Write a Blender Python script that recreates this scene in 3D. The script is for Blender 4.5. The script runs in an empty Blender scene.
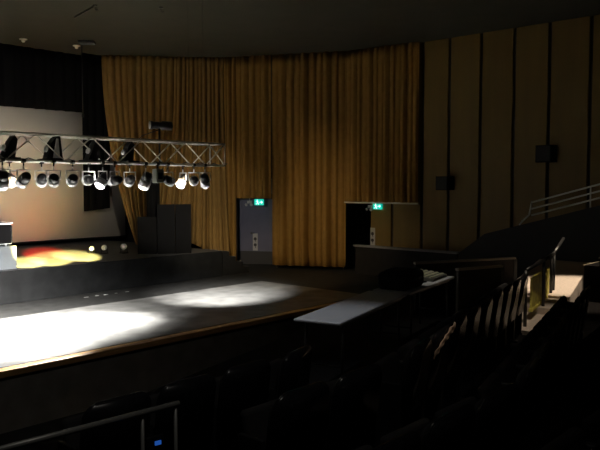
import bpy, bmesh, math, random
from mathutils import Vector, Matrix
R = math.radians
random.seed(7)
sc = bpy.context.scene
col = sc.collection

# ------------------------------------------------------------------ materials
def mat(name, c, rough=0.6, metal=0.0, noise=0.0, nscale=8.0, bump=0.0, bscale=60.0, emit=None, estr=0.0, spec=0.5, stretch=(1, 1, 1)):
    m = bpy.data.materials.new(name); m.use_nodes = True
    nt = m.node_tree; b = nt.nodes['Principled BSDF']
    b.inputs['Base Color'].default_value = (*c, 1)
    b.inputs['Roughness'].default_value = rough
    b.inputs['Metallic'].default_value = metal
    b.inputs['Specular IOR Level'].default_value = spec
    if noise or bump:
        tc = nt.nodes.new('ShaderNodeTexCoord'); mp = nt.nodes.new('ShaderNodeMapping')
        mp.inputs['Scale'].default_value = stretch
        nt.links.new(tc.outputs['Object'], mp.inputs['Vector'])
    if noise:
        n = nt.nodes.new('ShaderNodeTexNoise'); n.inputs['Scale'].default_value = nscale; n.inputs['Detail'].default_value = 6
        nt.links.new(mp.outputs['Vector'], n.inputs['Vector'])
        r = nt.nodes.new('ShaderNodeValToRGB')
        lo = [max(0, k * (1 - noise)) for k in c]; hi = [min(1, k * (1 + noise)) for k in c]
        r.color_ramp.elements[0].position = 0.3; r.color_ramp.elements[1].position = 0.7
        r.color_ramp.elements[0].color = (*lo, 1); r.color_ramp.elements[1].color = (*hi, 1)
        nt.links.new(n.outputs['Fac'], r.inputs['Fac']); nt.links.new(r.outputs['Color'], b.inputs['Base Color'])
    if bump:
        n2 = nt.nodes.new('ShaderNodeTexNoise'); n2.inputs['Scale'].default_value = bscale
        nt.links.new(mp.outputs['Vector'], n2.inputs['Vector'])
        bp = nt.nodes.new('ShaderNodeBump'); bp.inputs['Strength'].default_value = bump; bp.inputs['Distance'].default_value = 0.01
        nt.links.new(n2.outputs['Fac'], bp.inputs['Height']); nt.links.new(bp.outputs['Normal'], b.inputs['Normal'])
    if emit:
        b.inputs['Emission Color'].default_value = (*emit, 1); b.inputs['Emission Strength'].default_value = estr
    return m

M = dict(
    carpet=mat('aisle_carpet', (.50, .42, .36), .95, noise=.12, nscale=30, bump=.3, bscale=200),
    ceiling=mat('ceiling_paint', (.042, .040, .025), .9, noise=.1, nscale=2),
    panel=mat('wall_board', (.135, .082, .010), .6, noise=.12, nscale=3, stretch=(1, 1, .15)),
    batten=mat('panel_gap', (.02, .014, .008), .8),
    black=mat('matt_black_paint', (.006, .006, .0065), .8, noise=.2, nscale=5),
    drape=mat('black_drape', (.003, .003, .0035), .95, bump=.2, spec=.1),
    gold=mat('gold_velour', (.25, .134, .030), .85, noise=.08, nscale=6, bump=.15, bscale=120, spec=.2),
    gold2=mat('gold_velour_faded', (.235, .140, .042), .85, noise=.08, nscale=6, bump=.15, bscale=120, spec=.2),
    cyc=mat('screen_fabric', (.72, .66, .56), .9, noise=.04, nscale=1.2),
    stage=mat('stage_floor_paint', (.030, .030, .029), .6, spec=.2, noise=.35, nscale=5, bump=.12, bscale=40),
    vinyl=mat('vinyl_floor', (.16, .16, .155), .42, noise=.4, nscale=2.6, bump=.15, bscale=30),
    tape=mat('marking_tape', (.55, .55, .52), .6),
    wood=mat('edge_wood', (.55, .32, .13), .45, noise=.3, nscale=5, stretch=(.3, 4, 4)),
    front=mat('stage_front_paint', (.25, .23, .205), .7, noise=.2, nscale=4),
    deck=mat('platform_deck', (.09, .09, .09), .6, noise=.2, nscale=5, spec=.25),
    riser=mat('riser_paint', (.013, .0135, .014), .7, spec=.12, noise=.3, nscale=4),
    alu=mat('truss_aluminium', (.94, .90, .82), .45, .25),
    steel=mat('dark_steel', (.05, .05, .05), .4, .8),
    lamp=mat('lamp_housing', (.015, .015, .016), .35),
    silver=mat('lamp_snoot', (.85, .84, .84), .4, .3),
    lens=mat('lamp_lens', (.9, .9, .9), .2, emit=(1, .97, .95), estr=2),
    lensw=mat('lamp_lens_warm', (.9, .8, .6), .2, emit=(1, .72, .36), estr=.5),
    lensb=mat('lamp_lens_cold', (.9, .9, 1), .2, emit=(.78, .82, 1), estr=2),
    seat=mat('seat_shell', (.012, .012, .014), .22, noise=.15, nscale=20),
    seatcloth=mat('seat_cloth', (.012, .011, .012), .9, bump=.2),
    seatmetal=mat('seat_standard', (.02, .02, .021), .45, .3),
    arm=mat('armrest_plastic', (.035, .035, .037), .4),
    tabletop=mat('table_laminate', (.42, .42, .44), .45, noise=.05, nscale=10),
    tableleg=mat('table_leg_steel', (.02, .02, .02), .4, .7),
    case=mat('case_cover', (.004, .004, .0045), .9, bump=.2, bscale=30, spec=.15),
    console=mat('console_body', (.10, .10, .085), .5),
    fader=mat('console_keys', (.55, .52, .38), .5),
    bluewall=mat('door_paint', (.085, .088, .145), .6, noise=.08, nscale=3),
    kick=mat('kick_plate', (.02, .02, .025), .5),
    notice=mat('notice_paper', (.34, .34, .36), .7),
    ink=mat('notice_ink', (.03, .03, .035), .7),
    green=mat('exit_green', (.02, .5, .40), .4, emit=(.0, .62, .48), estr=.16),
    exitw=mat('exit_white', (.9, .95, .9), .4, emit=(.75, 1, .92), estr=.28),
    grey=mat('grey_cap', (.20, .20, .21), .55),
    partition=mat('partition_board', (.014, .012, .011), .8, spec=.2, noise=.15, nscale=4),
    partcap=mat('partition_cap', (.18, .155, .12), .5),
    railpaint=mat('rail_paint', (.42, .42, .36), .45),
    railgrey=mat('guard_rail_paint', (.22, .22, .21), .4, .3),
    olive=mat('olive_board', (.75, .68, .14), .7, noise=.3, nscale=6),
    plinth=mat('plinth_paint', (.12, .135, .145), .6, noise=.1, nscale=4),
    white=mat('white_enamel', (.85, .87, .88), .4),
    blue=mat('device_screen', (.02, .10, .5), .3, emit=(.04, .22, 1), estr=.05),
    cloth=mat('tan_strip', (.60, .40, .27), .9, noise=.15, nscale=14),  # colour of the added tan strip
    chrome=mat('ceiling_fitting', (.8, .78, .7), .3, .4),
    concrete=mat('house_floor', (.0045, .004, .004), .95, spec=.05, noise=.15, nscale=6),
    step=mat('step_edge', (.20, .17, .12), .7),
)

# ------------------------------------------------------------------ mesh helper
class MB:
    def __init__(s): s.bm = bmesh.new(); s.mi = 0
    def _fin(s, fs):
        for f in fs: f.material_index = s.mi
    def box(s, c, size, rot=None, bevel=0.0, seg=2):
        m = Matrix.Translation(c) @ (rot.to_4x4() if rot else Matrix.Identity(4)) @ Matrix.Diagonal((*size, 1))
        n0 = set(s.bm.faces)
        r = bmesh.ops.create_cube(s.bm, size=1, matrix=m)
        if bevel:
            es = list({e for v in r['verts'] for e in v.link_edges})
            bmesh.ops.bevel(s.bm, geom=es, offset=bevel, segments=seg, affect='EDGES', profile=.5)
        s._fin([f for f in s.bm.faces if f not in n0]); return s
    def bar(s, a, b, r, r2=None, n=10, caps=True):
        a = Vector(a); b = Vector(b); d = b - a
        q = d.to_track_quat('Z', 'Y').to_matrix().to_4x4()
        m = Matrix.Translation((a + b) / 2) @ q
        n0 = set(s.bm.faces)
        bmesh.ops.create_cone(s.bm, cap_ends=caps, segments=n, radius1=r, radius2=r if r2 is None else r2, depth=d.length, matrix=m)
        for f in s.bm.faces:
            if f not in n0:
                f.material_index = s.mi
                if len(f.verts) == 4: f.smooth = True
        return s
    def path(s, pts, r, n=10):
        for a, b in zip(pts[:-1], pts[1:]): s.bar(a, b, r, n=n)
        for p in pts[1:-1]:
            n0 = set(s.bm.faces)
            bmesh.ops.create_uvsphere(s.bm, u_segments=n, v_segments=6, radius=r * 1.02, matrix=Matrix.Translation(p))
            for f in s.bm.faces:
                if f not in n0: f.smooth = True; f.material_index = s.mi
        return s
    def lathe(s, prof, a, d, n=16):
        # profile [(along, radius)] around axis d from point a
        d = Vector(d).normalized(); q = d.to_track_quat('Z', 'Y'); a = Vector(a); rings = []
        for t, r in prof:
            rings.append([s.bm.verts.new(a + q @ Vector((r * math.cos(2 * math.pi * k / n), r * math.sin(2 * math.pi * k / n), t))) for k in range(n)])
        for r0, r1 in zip(rings[:-1], rings[1:]):
            for k in range(n):
                f = s.bm.faces.new((r0[k], r0[(k + 1) % n], r1[(k + 1) % n], r1[k])); f.smooth = True; f.material_index = s.mi
        for ring, rev in ((rings[0], True), (rings[-1], False)):
            f = s.bm.faces.new(ring[::-1] if rev else ring); f.material_index = s.mi
        return s
    def prism(s, poly, ext):
        # poly: 3D points, ext: extrusion vector
        ext = Vector(ext); a = [s.bm.verts.new(p) for p in poly]; b = [s.bm.verts.new(Vector(p) + ext) for p in poly]
        n = len(a); fs = [s.bm.faces.new(a), s.bm.faces.new(b[::-1])]
        for k in range(n): fs.append(s.bm.faces.new((a[k], b[k], b[(k + 1) % n], a[(k + 1) % n])))
        s._fin(fs); bmesh.ops.recalc_face_normals(s.bm, faces=fs); return s
    def grid(s, fn, nu, nv):
        vs = [[s.bm.verts.new(fn(i / nu, j / nv)) for j in range(nv + 1)] for i in range(nu + 1)]
        for i in range(nu):
            for j in range(nv):
                f = s.bm.faces.new((vs[i][j], vs[i + 1][j], vs[i + 1][j + 1], vs[i][j + 1])); f.smooth = True; f.material_index = s.mi
        return s
    def build(s, name, mats, parent=None, origin=(0, 0, 0)):
        me = bpy.data.meshes.new(name); 
        bmesh.ops.translate(s.bm, verts=s.bm.verts, vec=-Vector(origin))
        s.bm.to_mesh(me); s.bm.free()
        for m in (mats if isinstance(mats, (list, tuple)) else [mats]): me.materials.append(M[m])
        o = bpy.data.objects.new(name, me); col.objects.link(o)
        if parent: o.parent = parent
        else: o.location = origin
        return o

def tag(o, label, cat, group=None):
    o['label'] = label; o['category'] = cat
    if group: o['group'] = group
    return o
def thing(name, label, cat, loc, group=None, rz=0):
    o = bpy.data.objects.new(name, None); col.objects.link(o); o.empty_display_size = .1
    o.location = loc; o.rotation_euler = (0, 0, rz)
    return tag(o, label, cat, group)
def struct(o): o['kind'] = 'structure'; return o
def dup(root, loc, rz, label, group):
    c = root.copy(); col.objects.link(c); c.location = loc; c.rotation_euler = (0, 0, rz); c['label'] = label; c['group'] = group
    for ch in list(root.children):
        k = ch.copy(); col.objects.link(k); k.parent = c
        for g in list(ch.children):
            h = g.copy(); col.objects.link(h); h.parent = k
    return c
def Rz(a): return Matrix.Rotation(a, 3, 'Z')
ORD = ['first', 'second', 'third', 'fourth', 'fifth', 'sixth', 'seventh', 'eighth', 'ninth', 'tenth', 'eleventh', 'twelfth',
       'thirteenth', 'fourteenth', 'fifteenth', 'sixteenth', 'seventeenth', 'eighteenth', 'nineteenth', 'twentieth', 'twenty-first', 'twenty-second', 'twenty-third', 'twenty-fourth']

CEIL = 6.34
SL = .26                                   # slant of the side seating block
def bend(X): return SL * max(0.0, X - 4.0)
# ------------------------------------------------------------------ the setting
def tier(m, s0, s1, z, X0=-9.9, X1=16.3, bot=-1.2):
    xs = [X0] + ([4.0] if X0 < 4 < X1 else []) + [X1]
    poly = [(x, s0 + bend(x), bot) for x in xs] + [(x, s1 + bend(x), bot) for x in xs[::-1]]
    m.prism(poly, (0, 0, z - bot))
m = MB()
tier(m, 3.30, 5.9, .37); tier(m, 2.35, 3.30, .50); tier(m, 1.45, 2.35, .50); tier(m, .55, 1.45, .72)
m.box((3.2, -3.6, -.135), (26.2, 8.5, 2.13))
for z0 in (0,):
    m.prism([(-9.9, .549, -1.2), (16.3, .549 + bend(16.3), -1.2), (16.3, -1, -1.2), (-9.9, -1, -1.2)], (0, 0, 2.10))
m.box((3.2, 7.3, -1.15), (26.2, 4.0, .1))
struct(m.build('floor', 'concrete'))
# carpeted cross aisle, stepping up towards the side wall
m = MB()
def aisle(xa, xb, za, zb, s0=2.36, s1=3.45):
    p = [(xa, s0 + bend(xa)), (xb, s0 + bend(xb)), (xb, s1 + bend(xb)), (xa, s1 + bend(xa))]
    zt = [za, zb, zb, za]
    a = [m.bm.verts.new((x, y, .49)) for x, y in p]; b = [m.bm.verts.new((x, y, z)) for (x, y), z in zip(p, zt)]
    fs = [m.bm.faces.new(a[::-1]), m.bm.faces.new(b)] + [m.bm.faces.new((a[k], a[(k + 1) % 4], b[(k + 1) % 4], b[k])) for k in range(4)]
    bmesh.ops.recalc_face_normals(m.bm, faces=fs)
aisle(4.8, 8.9, .51, .53, 2.36, 2.55)
aisle(8.95, 10.15, .56, .58); aisle(10.15, 11.0, .68, .70); aisle(11.0, 16.2, .74, 1.0)
struct(m.build('floor_aisle', 'carpet'))

m = MB(); m.box((3.6, 5.9, CEIL + .1), (30, 30, .2)); struct(m.build('ceiling', 'ceiling'))
m = MB(); m.box((3.6, 20.7, 2.6), (29, .2, 7.6)); struct(m.build('wall_back', 'black'))
m = MB(); m.box((-10.1, 6.4, 2.6), (.2, 28.4, 7.6)); struct(m.build('wall_left', 'front'))
m = MB(); m.box((3.6, -7.9, 2.6), (27.2, .2, 7.6)); struct(m.build('wall_rear', 'front'))
m = MB(); m.box((18.3, 16.4, 2.6), (.2, 8.6, 7.6)); struct(m.build('wall_corridor', 'black'))
# boarded side wall: one wall, dark gaps between its boards
m = MB()
m.box((16.52, 2.1, 2.6), (.12, 19.9, 7.59))
m.mi = 1
seams = [12.05, 11.27, 10.30, 9.49, 8.59, 7.70, 6.82, 5.86, 4.95, 4.05, 3.15, 2.25, 1.35, .45, -.45, -1.35, -2.25, -3.15, -4.05, -4.95, -5.85, -6.75, -7.6]
for a, b in zip(seams[:-1], seams[1:]):
    m.box((16.43, (a + b) / 2, 3.15), (.06, abs(a - b) - .075, 6.46), bevel=.008, seg=1)
struct(m.build('wall_right', ['batten', 'panel']))

# stage
m = MB(); m.prism([(-8, 9.34, -1.1), (16.3, 9.34, -1.1), (16.3, 12.0, -1.1), (18.1, 12.0, -1.1), (18.1, 20.5, -1.1), (-8, 20.5, -1.1)], (0, 0, 1.1)); m.mi = 1
m.box((4, 9.32, -.56), (24, .03, 1.05))
st = struct(m.build('stage_apron', ['stage', 'front']))
m = MB(); m.box((4, 9.31, -.042), (24, .18, .10), bevel=.015); m.build('edge_board', 'wood', st)
m = MB(); m.box((2.6, 17.4, .35), (20.4, 6.0, .70), bevel=.01, seg=1); m.mi = 1; m.box((2.6, 17.4, .7005), (20.36, 5.96, .003)); sp = struct(m.build('stage_platform', ['riser', 'deck']))
m = MB(); m.box((4.3, 11.15, .004), (17.0, 3.45, .006)); 
tag(m.build('dance_floor', 'vinyl'), 'worn grey vinyl dance floor laid on the apron under the truss', 'floor covering')
# tape marks along the foot of the platform
for k, (x, w) in enumerate(((8.35, .10), (8.62, .07), (8.85, .11), (9.12, .06), (9.42, .09))):
    m = MB(); m.box((x, 13.95, .004), (w, .04, .005), Rz(.1 * (k % 3 - 1)))
    tag(m.build('tape_mark', 'tape'), ORD[k] + ' tape mark from the lectern side, on the floor before the platform', 'tape', 'tape marks before the platform')

# stairs at the end of the platform (4 treads going down)
t = thing('stage_stairs', 'small black stairs leading from the platform end down to the doorway', 'stairs', (13.35, 14.95, 0))
for k in range(4):
    m = MB(); m.box((12.86 + .25 * k + .12, 14.95, (.66 - .16 * k) / 2), (.25, 1.0, .66 - .16 * k)); m.mi = 1
    m.box((12.86 + .25 * k + .232, 14.95, .655 - .16 * k), (.03, 1.0, .02))
    m.build('tread', ['black', 'grey'], t, (13.35, 14.95, 0))

# ------------------------------------------------------------------ drapes
def drape(m, top, bot, ztop, zbot, folds, amp, nu=None, nv=24, phase=0.0, sag=None, seed=1):
    rnd = random.Random(seed); off = [rnd.uniform(-.5, .5) for _ in range(int(folds) + 3)]
    ampv = [rnd.uniform(.6, 1.25) for _ in range(int(folds) + 3)]
    def on(poly, u):
        L = [0]
        for a, b in zip(poly[:-1], poly[1:]): L.append(L[-1] + math.dist(a, b))
        d = u * L[-1]
        for k in range(len(poly) - 1):
            if d <= L[k + 1] + 1e-9:
                f = (d - L[k]) / (L[k + 1] - L[k]); return Vector(poly[k]).lerp(Vector(poly[k + 1]), f), (Vector(poly[k + 1]) - Vector(poly[k])).normalized()
        return Vector(poly[-1]), (Vector(poly[-1]) - Vector(poly[-2])).normalized()
    def fn(u, v):
        pt, dt = on(top, u); pb, db = on(bot, u)
        w = v if sag is None else v ** sag
        p = pt.lerp(pb, w); d = dt.lerp(db, v).normalized(); nrm = Vector((d.y, -d.x))
        z = ztop + ((zbot(u) if callable(zbot) else zbot) - ztop) * v
        uu = u * folds; k = int(uu)
        ph = 2 * math.pi * uu + off[k] * (1 - (uu - k)) + off[k + 1] * (uu - k) + phase
        a = 1.7 * amp * (ampv[k] * (1 - (uu - k)) + ampv[k + 1] * (uu - k)) * (.75 + .25 * v)
        s = .55 * (1 - 2 * abs(math.sin(ph / 2)) ** .8) + .45 * math.sin(ph * .5 + k)
        q = p - nrm * a * s
        return Vector((q.x, q.y, z))
    return m.grid(fn, nu or int(folds * 9), nv)
def cloth(o, th=.012):
    md = o.modifiers.new('thickness', 'SOLIDIFY'); md.thickness = th; md.offset = 0; return o

# screen
t = thing('projection_screen', 'huge pale projection screen across the back of the stage', 'screen', (4, 19.6, .7))
m = MB(); m.grid(lambda u, v: Vector((-6 + 19.2 * u, 19.6, .84 + 4.3 * v)), 4, 2)
cloth(m.build('fabric', 'cyc', t, (4, 19.6, .7)), .01)
m = MB(); m.bar((-6, 19.6, .82), (13.2, 19.6, .82), .03); m.build('bottom_pipe', 'steel', t, (4, 19.6, .7))
m = MB(); m.bar((-6, 19.6, 5.14), (13.2, 19.6, 5.14), .03)
for x in (-5, 0, 5, 10, 13): m.bar((x, 19.6, 5.14), (x, 19.6, CEIL - .002), .01)
m.build('top_pipe', 'steel', t, (4, 19.6, .7))
m = MB(); drape(m, [(-6, 18.9), (12.3, 18.9)], [(-6, 18.9), (12.3, 18.9)], CEIL, 4.65, 60, .04, nv=4)
tag(cloth(m.build('border_curtain', 'drape')), 'long black border curtain hanging across above the pale screen', 'curtain')
m = MB(); drape(m, [(11.05, 18.5), (12.02, 18.5)], [(11.05, 18.5), (11.93, 18.5)], CEIL, lambda u: 1.72 + .08 * u, 4, .03, nv=8)
tag(cloth(m.build('leg_curtain', 'drape')), 'narrow black leg curtain hanging beside the gold curtain, ending above the platform', 'curtain')
# gold curtains
m = MB(); drape(m, [(11.66, 18.42), (13.30, 17.05)], [(12.20, 17.60), (12.62, 17.05)], CEIL, .72, 11, .09, nv=40, sag=2.0, seed=3)
tag(cloth(m.build('swept_curtain', 'gold2')), 'gold stage curtain swept aside beside the pale screen, narrow at its foot', 'curtain', )
m = MB(); drape(m, [(13.28, 17.08), (14.35, 16.03)], [(12.70, 17.05), (14.25, 15.66)], CEIL, lambda u: .76 if u < .45 else .76 - .60 * (u - .45) / .55, 12, .07, nv=40, sag=2.0, seed=4)
tag(cloth(m.build('draped_curtain', 'gold2')), 'gold curtain falling over the small stage stairs beside the first doorway', 'curtain')
def onl(t): return (14.3 + 1.6 * t, 16.1 - 3.2 * t)
pA, pB, pC, pD = onl(0.02), onl(.131), onl(.45), onl(1.08)
m = MB(); drape(m, [pA, pB], [pA, pB], CEIL, .10, 3, .05, nv=12, seed=5)
tag(cloth(m.build('gold_curtain', 'gold')), 'narrow strip of gold curtain at the stairs side of first doorway', 'curtain', 'gold wall curtains')
m = MB(); drape(m, [pB, pC], [pB, pC], CEIL, 2.10, 5.5, .07, nv=12, seed=6)
tag(cloth(m.build('gold_curtain', 'gold')), 'short gold curtain hanging above the first doorway with bluish door', 'curtain', 'gold wall curtains')
m = MB(); drape(m, [pC, pD], [pC, pD], CEIL, .10, 10, .09, nv=20, seed=7)
tag(cloth(m.build('gold_curtain', 'gold')), 'full-length gold pleated curtain between the two exit doorways', 'curtain', 'gold wall curtains')
m = MB(); drape(m, [pD, (16.27, 10.35)], [pD, (16.27, 10.35)], CEIL, 2.02, 13, .065, nv=16, seed=8)
tag(cloth(m.build('gold_curtain', 'gold')), 'short gold curtain above the wide dark doorway beside the boarded wall', 'curtain', 'gold wall curtains')
# header rail below the short curtain over the wide doorway
m = MB(); a = Vector((16.0, 12.66, 2.0)); b = Vector((16.27, 10.33, 2.0)); d = b - a
m.box((a + b) / 2, (d.length, .05, .045), Rz(math.atan2(d.y, d.x)))
m.bar((16.2, 12.85, 2.0), (16.2, 12.85, 0), .02); m.bar(a, (16.2, 12.85, 2.0), .02)
struct(m.build('trim_1', 'railpaint'))
m = MB(); a = Vector((*pB, 2.16)) + Vector((.2, .1, 0)); b = Vector((*pC, 2.16)) + Vector((.2, .1, 0)); d = b - a
m.box((a + b) / 2, (d.length + .3, .12, .16), Rz(math.atan2(d.y, d.x)))
for p in (a, b):
    q = p + (p - (a + b) / 2).normalized() * .1
    m.box((q.x, q.y, 1.05), (.08, .12, 2.1), Rz(math.atan2(d.y, d.x)))
struct(m.build('trim_2', 'steel'))

# doorway one: bluish door with black kick plate set back behind the curtain
ang = math.atan2(-3.2, 1.6)
dl = bpy.data.objects.new('door_1', None); col.objects.link(dl); dl['kind'] = 'structure'
n = Vector((.894, .447, 0)); c = Vector((*onl(.29), 0)) + n * .95 + Vector((-.18, .36, 0))
dl.location = c; dl.rotation_euler = (0, 0, ang)
m = MB(); m.box((0, 0, 1.35), (2.3, .05, 2.7)); m.build('door_leaf', 'bluewall', dl)
m = MB(); m.box((0, -.035, .2), (2.3, .02, .42)); m.build('kick_plate', 'kick', dl)
m = MB(); m.box((0, -.034, .98), (.03, .02, .06)); m.bar((0, -.05, .98), (0, -.09, .98), .012); m.bar((0, -.09, .98), (.12, -.09, .98), .01); m.build('door_handle', 'steel', dl)
def notice(loc, rz, lab):
    t = thing('door_notice', lab, 'notice', loc, 'door notices', rz)
    m = MB(); m.box((0, 0, 0), (.16, .012, .54)); m.build('sheet', 'notice', t)
    for z in (.10, -.09):
        m = MB(); m.lathe([(0, .05), (.006, .05)], (0, -.006, z), (0, -1, 0), 18); m.bar((.0, -.009, z - .04), (.02, -.009, z - .1), .008)
        m.build('symbol', 'ink', t)
    return t
p = c + Vector((.447, -.894, 0)) * .13 - n * .034
notice((p.x, p.y, .70), ang, 'pale notice with two dark symbols on the bluish door')
# exit signs: green lit box with white running figure and arrow
def exit_sign(loc, rz, lab, hang):
    t = thing('exit_sign', lab, 'exit sign', loc, 'lit exit signs', rz)
    m = MB(); m.box((0, 0, 0), (.29, .07, .18), bevel=.01)
    m.build('housing', 'green', t)
    m = MB()
    m.lathe([(0, .018), (.006, .018)], (-.045, -.036, .058), (0, -1, 0), 14)              # head
    y = -.039
    for a, b, w in (((-.05, .035), (-.035, -.015), .018), ((-.035, -.015), (-.005, -.04), .012), ((-.005, -.04), (-.012, -.075), .011), ((-.035, -.015), (-.065, -.05), .012),
                    ((-.065, -.05), (-.095, -.055), .010), ((-.048, .03), (-.015, .01), .009), ((-.05, .03), (-.085, .012), .009),
                    ((.03, .0), (.12, .0), .014), ((.12, .0), (.085, .035), .012), ((.12, .0), (.085, -.035), .012)):
        m.bar((a[0], y, a[1]), (b[0], y, b[1]), w * .75, n=6)
    m.build('pictogram', 'exitw', t)
    m = MB()
    if hang: m.bar((0, 0, .09), (0, 0, hang), .012)
    else: m.box((0, .045, 0), (.1, .05, .06))
    m.build('bracket', 'steel', t)
    return t
exit_sign((14.97, 15.15, 1.98), ang, 'green lit exit sign with running figure above the bluish door', .12)
exit_sign((16.33, 11.72, 1.90), R(-90), 'green lit exit sign with running figure inside wide dark doorway', 0)
def twin(loc, rz, lab, up):
    t = thing('emergency_light', lab, 'emergency light', loc, 'emergency lights', rz)
    m = MB(); m.box((0, 0, 0), (.14, .08, .08), bevel=.01); m.bar((0, 0, .03), (0, 0, up), .012); m.build('battery_box', 'notice', t)
    for s in (-1, 1):
        m = MB(); m.lathe([(0, .02), (.05, .045), (.07, .045)], (s * .06, -.03, -.06), (s * .4, -1, -.4)); m.build('lamp_head', 'notice', t)
twin((14.83, 15.42, 1.98), ang, 'small twin emergency light beside the exit sign over bluish door', .12)
t = twin((16.36, 12.0, 1.88), R(-90), 'small twin emergency light beside the exit sign in dark doorway', .05)
notice((16.385, 11.93, 1.00), R(-90), 'pale notice on boards inside the wide dark doorway')
# low wall in the doorway
t = thing('low_wall', 'low dark wall with grey cap standing before the wide doorway', 'low wall', (15.7, 10.4, 0))
m = MB(); m.box((15.7, 10.4, .39), (.10, 3.2, .78)); m.build('board', 'partition', t, (15.7, 10.4, 0))
m = MB(); m.box((15.7, 10.4, .80), (.20, 3.3, .05), bevel=.01); m.build('cap', 'grey', t, (15.7, 10.4, 0))

# ------------------------------------------------------------------ black things on the platform
t = thing('folding_screen', 'black three-panel folding screen standing on the platform before gold curtains', 'screen', (11.2, 14.9, .7))
for a, b, h in (((10.71, 15.35), (11.04, 14.97), .98), ((11.05, 14.96), (11.44, 14.72), 1.30), ((11.45, 14.71), (11.85, 14.56), 1.30)):
    m = MB(); a = Vector(a); b = Vector(b); d = b - a; c = (a + b) / 2
    m.box((c.x, c.y, .7 + h / 2), (d.length, .035, h), Rz(math.atan2(d.y, d.x)), bevel=.006); m.build('panel', 'case', t, (11.2, 14.9, .7))
m = MB()
for k in range(26):
    pass
def roll(u, v):
    a = 2 * math.pi * u; r = .16 + .02 * math.sin(6 * a)
    return Vector((11.25 + r * math.cos(a), 15.40 + r * math.sin(a), .7 + 2.1 * v))
m.grid(roll, 60, 6); 
tag(m.build('gathered_drape', 'drape'), 'tall narrow black drape gathered to a column behind the folding screen', 'drape')
# floor lamps
for k, (x, y, s, lab) in enumerate(((10.02, 16.42, 1.0, 'small floor lamp on the platform, closest to the yellow light'), (10.22, 16.15, 1.15, 'middle one of three small floor lamps on the platform'), (10.62, 15.85, 1.3, 'small floor lamp on the platform, closest to the folding screen'))):
    t = thing('floor_lamp', lab, 'lamp', (x, y, .7), 'small floor lamps')
    m = MB(); m.box((0, 0, .01), (.14 * s, .12 * s, .02)); m.bar((-.08 * s, 0, .01), (-.08 * s, 0, .13 * s), .008); m.bar((.08 * s, 0, .01), (.08 * s, 0, .13 * s), .008); m.box((0, 0, .012), (.18 * s, .03, .02)); m.build('bracket', 'steel', t)
    d = Vector((-.55, -.8, .25)).normalized(); c0 = Vector((0, 0, .12 * s))
    m = MB(); m.lathe([(-.10 * s, .03 * s), (-.08 * s, .06 * s), (.08 * s, .07 * s)], c0, d); m.build('can', 'lamp', t)
    m = MB(); m.lathe([(0, .066 * s), (.02 * s, .060 * s), (.022 * s, .02 * s)], c0 + d * .08 * s, d); m.build('reflector', 'silver', t)
# lectern block and white case
t = thing('plinth', 'grey box plinth standing at the front edge of the platform', 'plinth', (6.55, 14.72, .7))
m = MB(); m.box((6.41, 14.75, .70 + .26), (1.25, .5, .50), bevel=.01); m.build('body', 'plinth', t, (6.55, 14.72, .7))
m = MB(); m.box((6.41, 14.75, .70 + .005), (1.27, .52, .03)); m.build('base', 'kick', t, (6.55, 14.72, .7))
t = thing('equipment_case', 'white equipment case with black end panel on the grey plinth', 'case', (6.4, 14.75, 1.21))
m = MB(); m.box((6.41, 14.75, 1.47), (1.1, .42, .44), bevel=.02)
for x in (5.95, 6.85): 
    for y in (14.6, 14.9): m.bar((x, y, 1.21), (x, y, 1.26), .02)
m.build('body', 'white', t, (6.4, 14.75, 1.21))
m = MB(); m.box((6.967, 14.75, 1.47), (.014, .40, .36), bevel=.005); m.build('end_panel', 'case', t, (6.4, 14.75, 1.21))
m = MB(); m.box((6.79, 14.533, 1.47), (.31, .014, .40), bevel=.004); m.build('side_grille', 'case', t, (6.4, 14.75, 1.21))
m = MB(); m.box((6.41, 14.75, 1.70), (1.14, .46, .03), bevel=.01); m.build('lid', 'white', t, (6.4, 14.75, 1.21))

# ------------------------------------------------------------------ truss
YF, YB, ZB, ZT, X0, X1 = 10.65, 11.10, 2.90, 3.33, 1.5, 9.55
o0 = (5.6, 10.87, ZB)
tr = thing('lighting_truss', 'aluminium box truss hung over the stage apron, carrying a row of lamps', 'truss', o0)
for y in (YF, YB):
    for z in (ZB, ZT):
        m = MB(); m.bar((X0, y, z), (X1, y, z), .018, n=12); m.build('chord', 'alu', tr, o0)
nb = 16; st_ = (X1 - X0) / nb
def brace(a, b, r=.010):
    m = MB(); m.bar(a, b, r, n=8); m.build('brace', 'alu', tr, o0)
for k in range(nb):
    xa, xb = X0 + k * st_, X0 + (k + 1) * st_
    f = k % 2
    for y in (YF, YB): brace((xa, y, ZB if f else ZT), (xb, y, ZT if f else ZB), .012)
    brace((xa, YF if f else YB, ZB), (xb, YB if f else YF, ZB)); brace((xa, YB if f else YF, ZT), (xb, YF if f else YB, ZT))
for x in (X0, X1):
    m = MB()
    for p, q in (((YF, ZB), (YF, ZT)), ((YB, ZB), (YB, ZT)), ((YF, ZB), (YB, ZB)), ((YF, ZT), (YB, ZT)), ((YF, ZB), (YB, ZT))): m.bar((x, *p), (x, *q), .012)
    m.build('end_frame', 'alu', tr, o0)
for x in (X0 + .4, 9.0):
    for y in (YF, YB):
        m = MB(); m.bar((x, y, ZT), (x, y, CEIL), .0022, n=6); m.build('suspension_cable', 'steel', tr, o0)
m = MB(); rc = random.Random(4)
for k in range(14):
    xa = 4.8 + k * .36; pts = [(xa + .36 * j / 6, 10.9, ZB + .05 - .05 * math.sin(math.pi * j / 6) + .01 * rc.random()) for j in range(7)]
    m.path(pts, .011, n=6)
m.build('power_cable', 'lamp', tr, o0)

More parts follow.
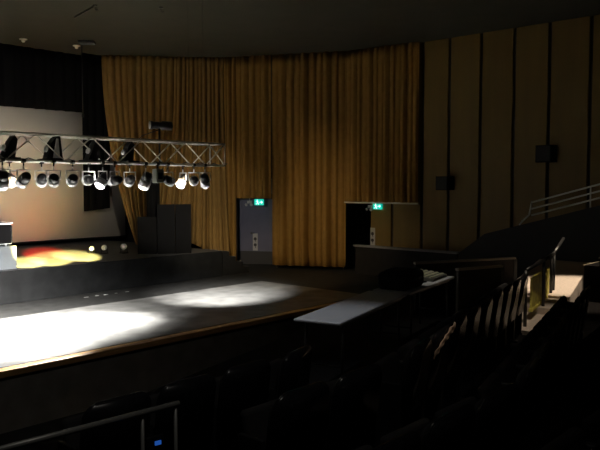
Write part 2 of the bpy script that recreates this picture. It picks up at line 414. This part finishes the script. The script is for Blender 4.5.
def Xat(px, Y):
    l = (px - 300) / 701.0
    return Y * (.743 + .669 * l) / (.669 - .743 * l)
lights = []
def spot(name, loc, tgt, watt, size, blend, color, r=.04):
    L = bpy.data.lights.new(name, 'SPOT'); L.energy = watt; L.spot_size = R(size); L.spot_blend = blend; L.color = color; L.shadow_soft_size = r
    o = bpy.data.objects.new(name, L); col.objects.link(o); o.location = loc
    o.rotation_euler = (Vector(tgt) - Vector(loc)).to_track_quat('-Z', 'Y').to_euler(); return o
def stage_lamp(x, y, tgt, lens, lab, beam=None, s=1.0, chord=ZB):
    c0 = Vector((x, y, chord))
    t = thing('stage_lamp', lab, 'stage lamp', c0, 'stage lamps on the truss')
    d = (Vector(tgt) - Vector((x, y, 2.60))).normalized(); c = Vector((0, 0, -.30))
    m = MB(); m.bar((-.03, 0, 0), (.03, 0, 0), .034); m.bar((0, 0, -.02), (0, 0, -.09), .012); m.build('clamp', 'steel', t)
    side = d.cross(Vector((0, 0, 1)));
    side = Vector((1, 0, 0)) if side.length < .15 else side.normalized()
    m = MB(); w = .125 * s
    m.path([c + side * w, c + side * w + Vector((0, 0, .15)), c - side * w + Vector((0, 0, .15)), c - side * w], .010, n=8)
    m.bar((0, 0, -.15), (0, 0, -.08), .012); m.build('yoke', 'silver', t)
    m = MB(); m.lathe([(-.17 * s, .03), (-.155 * s, .075 * s), (-.10 * s, .095 * s), (.02 * s, .105 * s)], c, d, 20); m.build('can', 'lamp', t)
    m = MB(); m.lathe([(.02 * s, .104 * s), (.022 * s, .112 * s), (.15 * s, .112 * s), (.152 * s, .104 * s), (.135 * s, .098 * s)], c, d, 20)
    sn = m.build('snoot', 'silver', t); sn['label'] = 'silver front sleeve'
    m = MB(); m.lathe([(.134 * s, .099 * s), (.165 * s, .092 * s), (.19 * s, .068 * s), (.202 * s, .03 * s)], c, d, 20); m.build('lens', lens, t)
    if beam:
        watt, size, blend, color = beam
        p = c0 + c + d * (.225 * s)
        spot('stage_beam', p, tgt, watt, size, blend, color)
    return t
W = (1, .97, .92)
PXL = [3, 24, 42, 54, 73, 89, 103, 115, 130, 146, 168, 183, 194, 205]
TG = [(5.4, 11.8, 0), (5.3, 14.4, .25), (7.75, 15.5, .7), (8.5, 15.7, .7), (8.9, 16.7, .7), (8.6, 19.6, 2.4), (4.7, 10.3, 0), (5.5, 19.6, 2.2),
      (9.3, 15.9, .7), (6.9, 11.3, 0), (15.3, 14.0, .6), (7.0, 11.2, 0), (13.5, 16.5, 1.4), (10.4, 11.9, 0)]
LN = ['lensb', 'lens', 'lens', 'lens', 'lens', 'lensb', 'lens', 'lens', 'lens', 'lens', 'lens', 'lensb', 'lens', 'lens']
YL = (1, .84, .26)
BM = {0: (1500, 110, 1, W), 9: (1100, 46, 1, W), 2: (8500, 12, .6, YL), 3: (8500, 12, .6, YL), 8: (8500, 13, .6, YL), 4: (10000, 10, .5, (1, .03, .01)), 5: (105, 70, 1, (1, .93, .88)),
      7: (110, 80, 1, (1, .93, .88)), 6: (600, 56, 1, W), 13: (450, 64, 1, W), 12: (110, 44, 1, (1, .90, .72)),
      10: (105, 60, 1, (1, .80, .50)), 11: (520, 50, 1, W), 1: (1700, 15, .8, W)}
N = len(PXL)
for k, px in enumerate(PXL):
    y = YF if k % 3 != 2 else YB
    fr = N - 1 - k
    lab = f'black and silver stage lamp hanging under the truss, {ORD[fr]} lamp from its free end'
    stage_lamp(Xat(px, y), y, TG[k], LN[k], lab, BM.get(k), s=.84 if k != 9 else .92)
# bare warm bulb fixture facing the house
x = Xat(10, YB)
stage_lamp(x - .0, YB, (x - 1.5, 6, .6), 'lensw', 'stage lamp with warm amber lens facing the seats, hung among the black lamps', None, .9)
# grey flat box hanging in the row
x = Xat(158, YF)
t = thing('dimmer_box', 'grey box clamped under the truss among the lamps', 'box', (x, YF, ZB), )
m = MB(); m.bar((-.03, 0, 0), (.03, 0, 0), .034); m.bar((0, 0, 0), (0, 0, -.12), .014); m.build('clamp', 'steel', t)
m = MB(); m.box((0, 0, -.22), (.16, .14, .26), bevel=.015); m.build('body', 'railpaint', t)
m = MB(); m.box((0, -.075, -.22), (.10, .012, .12), bevel=.004); m.build('vent_panel', 'lamp', t)
# scanners standing inside the truss
def scanner(px, lab, plate, lean):
    x = Xat(px, 10.87); 
    t = thing('scanner_light', lab, 'stage light', (x, 10.87, ZB), 'scanner lights inside the truss')
    m = MB(); m.box((0, 0, .035), (.22, .46, .03)); m.build('mounting_plate', 'steel', t)
    m = MB(); m.prism([(-.10, -.08, .05), (.09, -.08, .05), (.08 + lean, -.08, .34), (.03 + lean, -.08, .40), (-.04 + lean, -.08, .31)], (0, .16, 0)); m.build('housing', 'lamp', t)
    if plate:
        m = MB(); m.prism([(.135, -.10, .05), (.17, -.10, .05), (.10 + lean, -.10, .42), (.065 + lean, -.10, .42)], (0, .20, 0)); m.build('side_plate', 'lamp', t)
        m = MB(); m.prism([(.0, -.095, .06), (.125, -.095, .06), (.07 + lean, -.095, .38), (.035 + lean, -.095, .38)], (0, .014, 0)); m.build('mirror_plate', 'white', t)
    m = MB(); m.lathe([(0, .05), (.03, .05), (.032, .03)], (-.075 + lean * .5, 0, .2), (-1, 0, .25)); m.build('lens', 'silver', t)
scanner(8, 'black scanner light standing inside the truss, farthest from its free end', False, .06)
scanner(51, 'black scanner light with white front plate standing inside the truss', True, .03)
scanner(92, 'black scanner light inside the truss before the leg curtain', False, .05)
scanner(127, 'black scanner light inside the truss, nearest its free end', False, .04)
# profile spot on a short mast above the truss
x = Xat(161, YB)
t = thing('profile_spotlight', 'black profile spotlight lying level on a short mast above the truss', 'spotlight', (x, YB, ZB))
m = MB(); m.bar((0, .034, -.03), (0, .034, .70), .018); m.box((0, .015, .02), (.07, .05, .06)); m.box((0, .015, .43), (.07, .05, .06)); m.build('mast', 'steel', t)
d = Vector((-.90, .42, .02)).normalized(); c = Vector((.04, .034, .76))
m = MB(); m.lathe([(-.23, .04), (-.21, .085), (-.02, .09), (.0, .07), (.16, .07), (.165, .08), (.21, .08)], c, d, 18); m.build('housing', 'lamp', t)
m = MB(); m.lathe([(.205, .08), (.225, .075), (.23, .04)], c, d, 18); m.build('lens', 'white', t)
m = MB(); m.path([(0, .034, .68), (-.35, .09, .55), (-.62, .0, .38)], .008, n=6); m.build('power_cable', 'lamp', t)

# ------------------------------------------------------------------ wall speakers
for y, z, w, h, lab in ((9.50, 2.55, .46, .36, 'small black loudspeaker on boarded wall, lower and closer to the curtain'), (6.80, 3.24, .48, .40, 'small black loudspeaker on boarded wall, higher and above the handrail')):
    t = thing('wall_speaker', lab, 'loudspeaker', (16.4, y, z), 'wall loudspeakers')
    m = MB(); m.prism([(-.09, -w / 2, -h / 2), (-.09, w / 2, -h / 2), (-.33, w * .38, -h / 2), (-.33, -w * .38, -h / 2)], (0, 0, h)); m.build('cabinet', 'case', t)
    m = MB(); m.box((-.335, 0, 0), (.012, w * .7, h * .9), bevel=.004); m.build('grille', 'black', t)
    m = MB(); m.box((-.055, 0, 0), (.11, .10, .08)); m.build('bracket', 'steel', t)

# ------------------------------------------------------------------ ceiling fittings
t = thing('ceiling_vent', 'small black vent fitting on the ceiling above the black border', 'ceiling vent', (10.29, 16.94, CEIL), None, R(-42))
m = MB(); m.box((0, 0, -.03), (.42, .30, .06), bevel=.01); m.build('frame', 'black', t)
for k in range(4):
    m = MB(); m.box((0, -.1 + .066 * k, -.066), (.38, .02, .02), Matrix.Rotation(.5, 3, 'X')); m.build('slat', 'steel', t)
for x, y, lab in ((9.0, 17.9, 'small pale ceiling fitting farther from the gold curtain'), (10.4, 17.65, 'small pale ceiling fitting beside the black vent')):
    t = thing('ceiling_fitting', lab, 'ceiling fitting', (x, y, CEIL), 'small pale ceiling fittings')
    m = MB(); m.lathe([(-.0, .10), (.02, .10), (.03, .06)], (0, 0, 0), (0, 0, -1)); m.build('rose', 'chrome', t)
    m = MB(); m.lathe([(0, .04), (.03, .05), (.06, .03)], (0, 0, -.03), (0, 0, -1)); m.build('bulb', 'chrome', t)
m = MB(); m.bar((10.47, 17.5, CEIL), (10.47, 17.5, 4.45), .012, n=6); m.box((10.47, 17.5, 4.42), (.05, .05, .08))
tag(m.build('hanging_cable', 'steel'), 'thin cable hanging from the ceiling in front of the black border', 'cable')
for x, y, lab in ((8.35, 13.4, 'small dark ceiling hook nearest the black vent'), (9.4, 12.5, 'small dark ceiling hook farther from the black vent')):
    t = thing('ceiling_hook', lab, 'hook', (x, y, CEIL), 'ceiling hooks')
    m = MB(); m.lathe([(0, .05), (.02, .05), (.025, .02)], (0, 0, 0), (0, 0, -1)); m.build('plate', 'steel', t)
    m = MB(); m.path([(0, 0, -.02), (0, 0, -.08), (.04, 0, -.11), (.07, 0, -.07)], .008, n=6); m.build('hook', 'steel', t)
    if x < 9: m = MB(); m.bar((0, 0, -.02), (.25, 1.25, -.02), .015); m.build('rod', 'steel', t)

# ------------------------------------------------------------------ side parapet + rails
m = MB(); m.prism([(14.6, 8.15, .0), (14.6, 8.15, .92), (14.6, 7.5, 1.40), (14.6, 4.97, 2.10), (14.6, 1.0, 2.9), (14.6, 1.0, .0)], (1.75, 0, 0))
struct(m.build('side_parapet', 'black'))
t = thing('handrail', 'pale three-bar handrail on top of the dark sloping parapet', 'handrail', (14.7, 6.5, 1.66))
def zpar(y): return 2.10 + (4.97 - y) * (.70 / 2.53)
for h in (.16, .30, .44):
    m = MB(); pts = [(14.7, y, zpar(y) + h) for y in (6.45, 2.4)]
    if h == .44: pts = [(14.7, 6.72, zpar(6.72) + .01), (14.7, 6.66, zpar(6.6) + .06), (14.7, 6.50, zpar(6.5) + .18), (14.7, 6.45, zpar(6.45) + .44)] + pts[1:]
    m.path(pts, .018); m.build('rail', 'railpaint', t, (14.7, 6.5, 1.66))
for y in (5.2, 3.9, 2.5):
    m = MB(); m.bar((14.7, y, zpar(y) - .02), (14.7, y, zpar(y) + .44), .016); m.build('post', 'railpaint', t, (14.7, 6.5, 1.66))
# low partitions
def partition(a, b, z0, zt, lab):
    a = Vector(a); b = Vector(b); d = b - a; c = (a + b) / 2; rz = math.atan2(d.y, d.x); rt = Rz(rz)
    t = thing('partition', lab, 'partition', (c.x, c.y, z0), 'low partitions beyond the tables', rz)
    m = MB(); m.box((0, 0, (zt - z0) / 2 - .02), (d.length, .06, zt - z0 - .04)); m.build('board', 'partition', t)
    m = MB(); m.box((0, 0, zt - z0 - .02), (d.length + .02, .09, .035), bevel=.006); m.build('cap', 'partcap', t)
    m = MB(); m.box((d.length / 2, 0, (zt - z0) / 2 - .02), (.08, .08, zt - z0 - .04)); m.build('end_post', 'black', t)
partition((10.15, 6.5), (12.1, 5.62), .37, 1.20, 'longer low dark partition, behind the shorter one, below the sloping parapet')
partition((9.85, 5.52), (10.75, 5.22), .37, 1.20, 'shorter low dark partition beside the table with the lighting console')
# aisle handrail with olive infill
o1 = (10.0, 4.2, .58)
t = thing('aisle_handrail', 'black post handrail beside the lit aisle', 'handrail', o1)
for x, y, z0, zt in ((9.2, 4.10, .37, 1.34), (10.28, 4.30, .67, 1.38), (11.2, 4.56, .72, 1.36), (11.45, 4.62, .74, 1.36)):
    m = MB(); m.bar((x, y, z0), (x, y, zt), .024); m.lathe([(0, .05), (.012, .05)], (x, y, z0), (0, 0, 1)); m.build('post', 'steel', t, o1)
m = MB(); m.path([(9.2, 4.10, 1.34), (10.28, 4.30, 1.38), (11.45, 4.62, 1.38), (12.4, 4.84, 1.56)], .026); m.build('rail', 'steel', t, o1)
m = MB(); m.box((10.42, 4.41, .95), (1.50, .03, .46), Rz(math.atan2(.28, 1.17))); m.box((10.42, 4.41, .71), (1.56, .05, .04), Rz(math.atan2(.28, 1.17))); 
i = m.build('infill_panel', 'olive', t, o1); i['label'] = 'olive yellow board between two posts'
# steps climbing from the aisle to the upper seats
m = MB()
for k in range(5):
    xx = 12.35; m.mi = 0
    m.box((12.85, 4.42 - .26 * k - .12, .5 + (.62 + .15 * k) / 2), (1.1, .26, .62 + .15 * k), Rz(0)); m.mi = 1
    m.box((12.85, 4.42 - .26 * k + .015, 1.115 + .15 * k), (1.1, .03, .025))
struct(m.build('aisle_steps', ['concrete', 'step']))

# ------------------------------------------------------------------ tables and control gear
def table(c, rz, L, Wd, lab, lean=0):
    t = thing('folding_table', lab, 'table', (c[0], c[1], .37), 'folding tables before the stage', rz)
    m = MB(); m.box((0, 0, .735), (L, Wd, .035), bevel=.015, seg=3); m.build('tabletop', 'tabletop', t)
    m = MB(); m.box((0, Wd / 2 - .06, .70), (L - .2, .03, .035)); m.box((0, -Wd / 2 + .06, .70), (L - .2, .03, .035)); m.build('underframe', 'tableleg', t)
    for sx in (-1, 1):
        for sy in (-1, 1):
            m = MB(); m.bar((sx * (L / 2 - .2), sy * (Wd / 2 - .06), .70), (sx * (L / 2 - .16), sy * (Wd / 2 - .05), 0), .016); m.build('leg', 'tableleg', t)
        m = MB(); m.bar((sx * (L / 2 - .175), -Wd / 2 + .055, .25), (sx * (L / 2 - .175), Wd / 2 - .055, .25), .010); m.build('stretcher', 'tableleg', t)
    return t
table((6.47, 4.94), R(15.2), 2.17, .54, 'bare grey folding table standing closest to the stage edge')
table((8.52, 5.43), R(12), 1.86, .54, 'grey folding table carrying the lighting console and covered case')
TZ = .37 + .753
rz2 = R(12); ax = Vector((math.cos(rz2), math.sin(rz2), 0)); ay = Vector((-math.sin(rz2), math.cos(rz2), 0)); tc = Vector((8.52, 5.43, TZ))
t = thing('lighting_console', 'lighting control console with rows of pale keys on the table', 'console', tc + ax * .50 + ay * .04, None, rz2)
m = MB(); m.prism([(-.33, -.22, 0), (-.33, .22, 0), (-.33, .22, .09), (-.33, -.22, .04)], (.66, 0, 0)); m.build('body', 'console', t)
tilt = math.atan2(.05, .44)
for r_ in range(5):
    for q in range(9):
        m = MB(); yy = -.17 + .085 * r_; zz = .04 + (yy + .22) * math.tan(tilt)
        m.box((-.27 + .0675 * q, yy, zz + .006), (.042, .030 if r_ != 2 else .05, .016), Matrix.Rotation(tilt, 3, 'X')); m.build('key', 'fader', t)
t = thing('laptop', 'dark laptop with slanting open lid behind the lighting console', 'laptop', tc + ax * .0 + ay * .06, None, rz2 + R(78))
m = MB(); m.box((0, 0, .011), (.34, .24, .022), bevel=.005); m.build('base', 'case', t)
m = MB(); m.box((0, .19, .13), (.34, .012, .26), Matrix.Rotation(R(-33), 3, 'X'), bevel=.004); m.build('lid', 'case', t)
m = MB(); m.box((0, .183, .132), (.31, .004, .22), Matrix.Rotation(R(-33), 3, 'X')); m.build('screen', 'black', t)
t = thing('covered_case', 'black soft-covered equipment case on the end of the console table', 'case', tc - ax * .58, None, rz2)
m = MB(); m.box((0, 0, .12), (.68, .44, .24), bevel=.07, seg=4); m.build('cover', 'case', t)
m = MB(); m.path([(-.12, -.215, .12), (-.10, -.25, .15), (.10, -.25, .15), (.12, -.215, .12)], .012, n=8); m.build('handle', 'steel', t)
m = MB(); m.box((0, 0, .245), (.5, .3, .03), bevel=.012); m.build('top_flap', 'case', t)

# ------------------------------------------------------------------ theatre seats
def rounded_back(w, z0, z1, r, n=6):
    pts = [(-w / 2, z0), (w / 2, z0)]
    for k in range(n + 1):
        a = math.pi / 2 * k / n; pts.append((w / 2 - r + r * math.cos(a), z1 - r + r * math.sin(a)))
    for k in range(n + 1):
        a = math.pi / 2 + math.pi / 2 * k / n; pts.append((-w / 2 + r + r * math.cos(a), z1 - r + r * math.sin(a)))
    return pts
def seat_proto():
    t = thing('theatre_seat', '', 'theatre seat', (0, 0, -50))
    def tilted(z): return -.05 - .14 * (z - .35)
    def slab(m, pts, yo, th, bev):
        n0 = set(m.bm.verts); m.prism([(x, tilted(z) + yo, z) for x, z in pts], (0, th, 0))
        vs = [v for v in m.bm.verts if v not in n0]
        es = [e for e in {e for v in vs for e in v.link_edges} if abs((e.verts[0].co - e.verts[1].co).normalized().y) < .9]
        bmesh.ops.bevel(m.bm, geom=es, offset=bev, segments=3, affect='EDGES')
        for f in m.bm.faces: f.smooth = True
    m = MB(); slab(m, rounded_back(.50, .30, .85, .11), -.02, .03, .010); m.build('backrest', 'seat', t)
    m = MB(); slab(m, rounded_back(.44, .36, .81, .09), .012, .05, .02); m.build('back_cushion', 'seatcloth', t)
    m = MB(); m.box((0, .13, .50), (.44, .07, .40), Matrix.Rotation(R(-12), 3, 'X'), bevel=.03, seg=3); m.build('tip_up_seat', 'seatcloth', t)
    m = MB(); m.box((.252, .05, .29), (.030, .20, .58), bevel=.008); m.box((.252, .05, .012), (.036, .30, .024)); m.build('standard', 'seatmetal', t)
    m = MB(); m.box((-.252, .05, .29), (.030, .20, .58), bevel=.008); m.box((-.252, .05, .012), (.036, .30, .024)); 
    m.build('standard', 'seatmetal', t)
    m = MB(); m.box((.2475, .08, .60), (.05, .34, .035), bevel=.012, seg=3); m.build('armrest', 'arm', t)
    m = MB(); m.box((0, .03, .33), (.50, .04, .04)); m.build('hinge_bar', 'seatmetal', t)
    return t
proto = seat_proto(); first = True
def put_seat(x, y, z, rz, lab, grp):
    global first
    if first:
        first = False; o = proto; o.location = (x, y, z); o.rotation_euler = (0, 0, rz); o['label'] = lab; o['group'] = grp; return o
    return dup(proto, (x, y, z), rz, lab, grp)
def row(xs, s, z, rowname, grp, end):
    for k, X in enumerate(xs):
        y = s + bend(X); rz = math.atan(SL) if X > 4.0 else 0
        put_seat(X, y, z, rz, f'black theatre seat in the {rowname}, {ORD[k]} from its {end}', grp)
cs = .55; cb = .55 * math.cos(math.atan(SL))
row([2.41 + cs * k for k in range(4)], 3.80, .37, 'row nearest the stage', 'seats nearest the stage', 'guard rail end')
row([3.00, 3.55] + [4.45 + cb * k for k in range(9)], 2.80, .50, 'second row from the stage', 'seats of the second row', 'guard rail end')
row([1.55 + cs * k for k in range(4)] + [3.75] + [4.42 + cb * k for k in range(8)], 1.93, .50, 'row behind the lit aisle', 'seats of the row behind the aisle', 'guard rail end')
row([1.35 + cs * k for k in range(5)], 1.0, .72, 'row closest to the viewer', 'seats of the row closest to the viewer', 'guard rail end')

# guard rail with small device
o2 = (1.9, 3.0, .5)
t = thing('guard_rail', 'grey metal guard rail on thin posts before the dark seats', 'rail', o2)
m = MB(); m.bar((.9, 3.07, 1.35), (2.32, 2.97, 1.35), .016); m.build('rail', 'railgrey', t, o2)
for x, y in ((2.30, 2.972), (2.10, 2.99), (1.0, 3.06)):
    m = MB(); m.bar((x, y, .49), (x, y, 1.345), .010); m.lathe([(0, .045), (.012, .045)], (x, y, .5), (0, 0, 1)); m.build('post', 'railgrey', t, o2)
t = thing('handheld_device', 'small device with glowing blue screen clipped beside the guard rail post', 'device', (2.18, 2.965, 1.18), None, R(-8))
m = MB(); m.box((-.02, 0, 0), (.10, .025, .07), bevel=.006); m.build('body', 'case', t)
m = MB(); m.box((-.01, -.016, .0), (.034, .01, .020)); m.build('screen', 'blue', t)
# tan strip added for a bright brown patch, over a second-row seat back
zt2, yo2 = .50 + .862, -.135
def strip_point(u, v):
    x = 4.72 + .52 * u; z = .862 - .03 - .15 * (1 - u) ** 1.4 + (v - .5) * (.045 + .02 * u)
    yb = 2.80 + bend(4.98) + (x - 4.98) * SL - .075 - .14 * (min(z, .86) - .35) - .03
    if z > .858: yb += (z - .858) * 1.5; z = .858 + (z - .858) * .6
    return Vector((x, yb + .006 * math.sin(28 * u) * math.cos(6 * v), .50 + z + .004 * math.sin(19 * u)))
m = MB(); m.grid(strip_point, 40, 12)
tag(cloth(m.build('tan_strip', 'cloth'), .008), 'added tan strip lying over a dark seat back before the tables', 'cloth')

# ------------------------------------------------------------------ house lighting: ceiling downlights out of view, most added to brighten dim parts
def downlight(x, y, tgt, watt, size, color, lab, blend=.6):
    t = thing('ceiling_downlight', lab, 'downlight', (x, y, CEIL), 'house downlights')
    m = MB(); m.lathe([(0, .11), (.03, .11), (.035, .085)], (0, 0, 0), (0, 0, -1)); m.build('trim_ring', 'chrome', t)
    m = MB(); m.lathe([(0, .08), (.008, .08)], (0, 0, -.033), (0, 0, -1)); m.build('lens', 'lensw', t)
    spot('house_beam', (x, y, CEIL - .08), tgt, watt, size, blend, color)
downlight(12.6, 3.6, (12.0, 4.55, .7), 380, 23, (1, .82, .60), 'recessed ceiling downlight over the carpeted side aisle')
downlight(8.6, 3.2, (9.4, 3.9, .5), 60, 26, (1, .84, .64), 'recessed ceiling downlight over the end of the second row')
downlight(9.5, 8.0, (16.4, 8.0, 2.0), 2, 120, (1, .83, .5), 'added ceiling downlight brightening the boarded wall', 1)  # unseen lamp, added to lift the dim boarded wall
downlight(4.6, 6.2, (5.6, 4.7, 1.1), 52, 26, (.9, .95, 1), 'unseen ceiling downlight brightening the bare grey table', 1)  # unseen lamp that brightens the tabletop
downlight(7.5, 7.0, (8.9, 5.5, 1.1), 60, 20, (1, .95, .8), 'added ceiling downlight brightening the lighting console', 1)  # unseen lamp, put in to light the console

downlight(5.0, 1.6, (5.02, 2.9, 1.33), 26, 7, (1, .88, .74), 'added ceiling downlight brightening the tan strip', .9)  # unseen lamp, added so the tan strip shows bright
downlight(2.0, 1.2, (2.2, 5.5, .4), 16, 90, (1, .95, .85), 'added ceiling downlight brightening the guard rail', 1)  # unseen lamp, added to lighten the rail and stage front

# ------------------------------------------------------------------ camera, world, view
cam = bpy.data.cameras.new('camera'); cam.sensor_width = 36; cam.lens = 42.0; cam.clip_start = .05
co = bpy.data.objects.new('camera', cam); col.objects.link(co); co.location = (0, 0, 2.53); co.rotation_euler = (R(90 - 3.35), 0, R(-48))
sc.camera = co
w = bpy.data.worlds.new('world'); sc.world = w; w.use_nodes = True
w.node_tree.nodes['Background'].inputs[0].default_value = (0, 0, 0, 1); w.node_tree.nodes['Background'].inputs[1].default_value = 0
sc.view_settings.view_transform = 'Standard'; sc.view_settings.look = 'None'; sc.view_settings.gamma = 1; sc.view_settings.use_curve_mapping = False
sc.view_settings.exposure = 2.5
sc.cycles.max_bounces = 10; sc.cycles.diffuse_bounces = 6; sc.cycles.sample_clamp_indirect = 6.0
sc.cycles.use_denoising = True
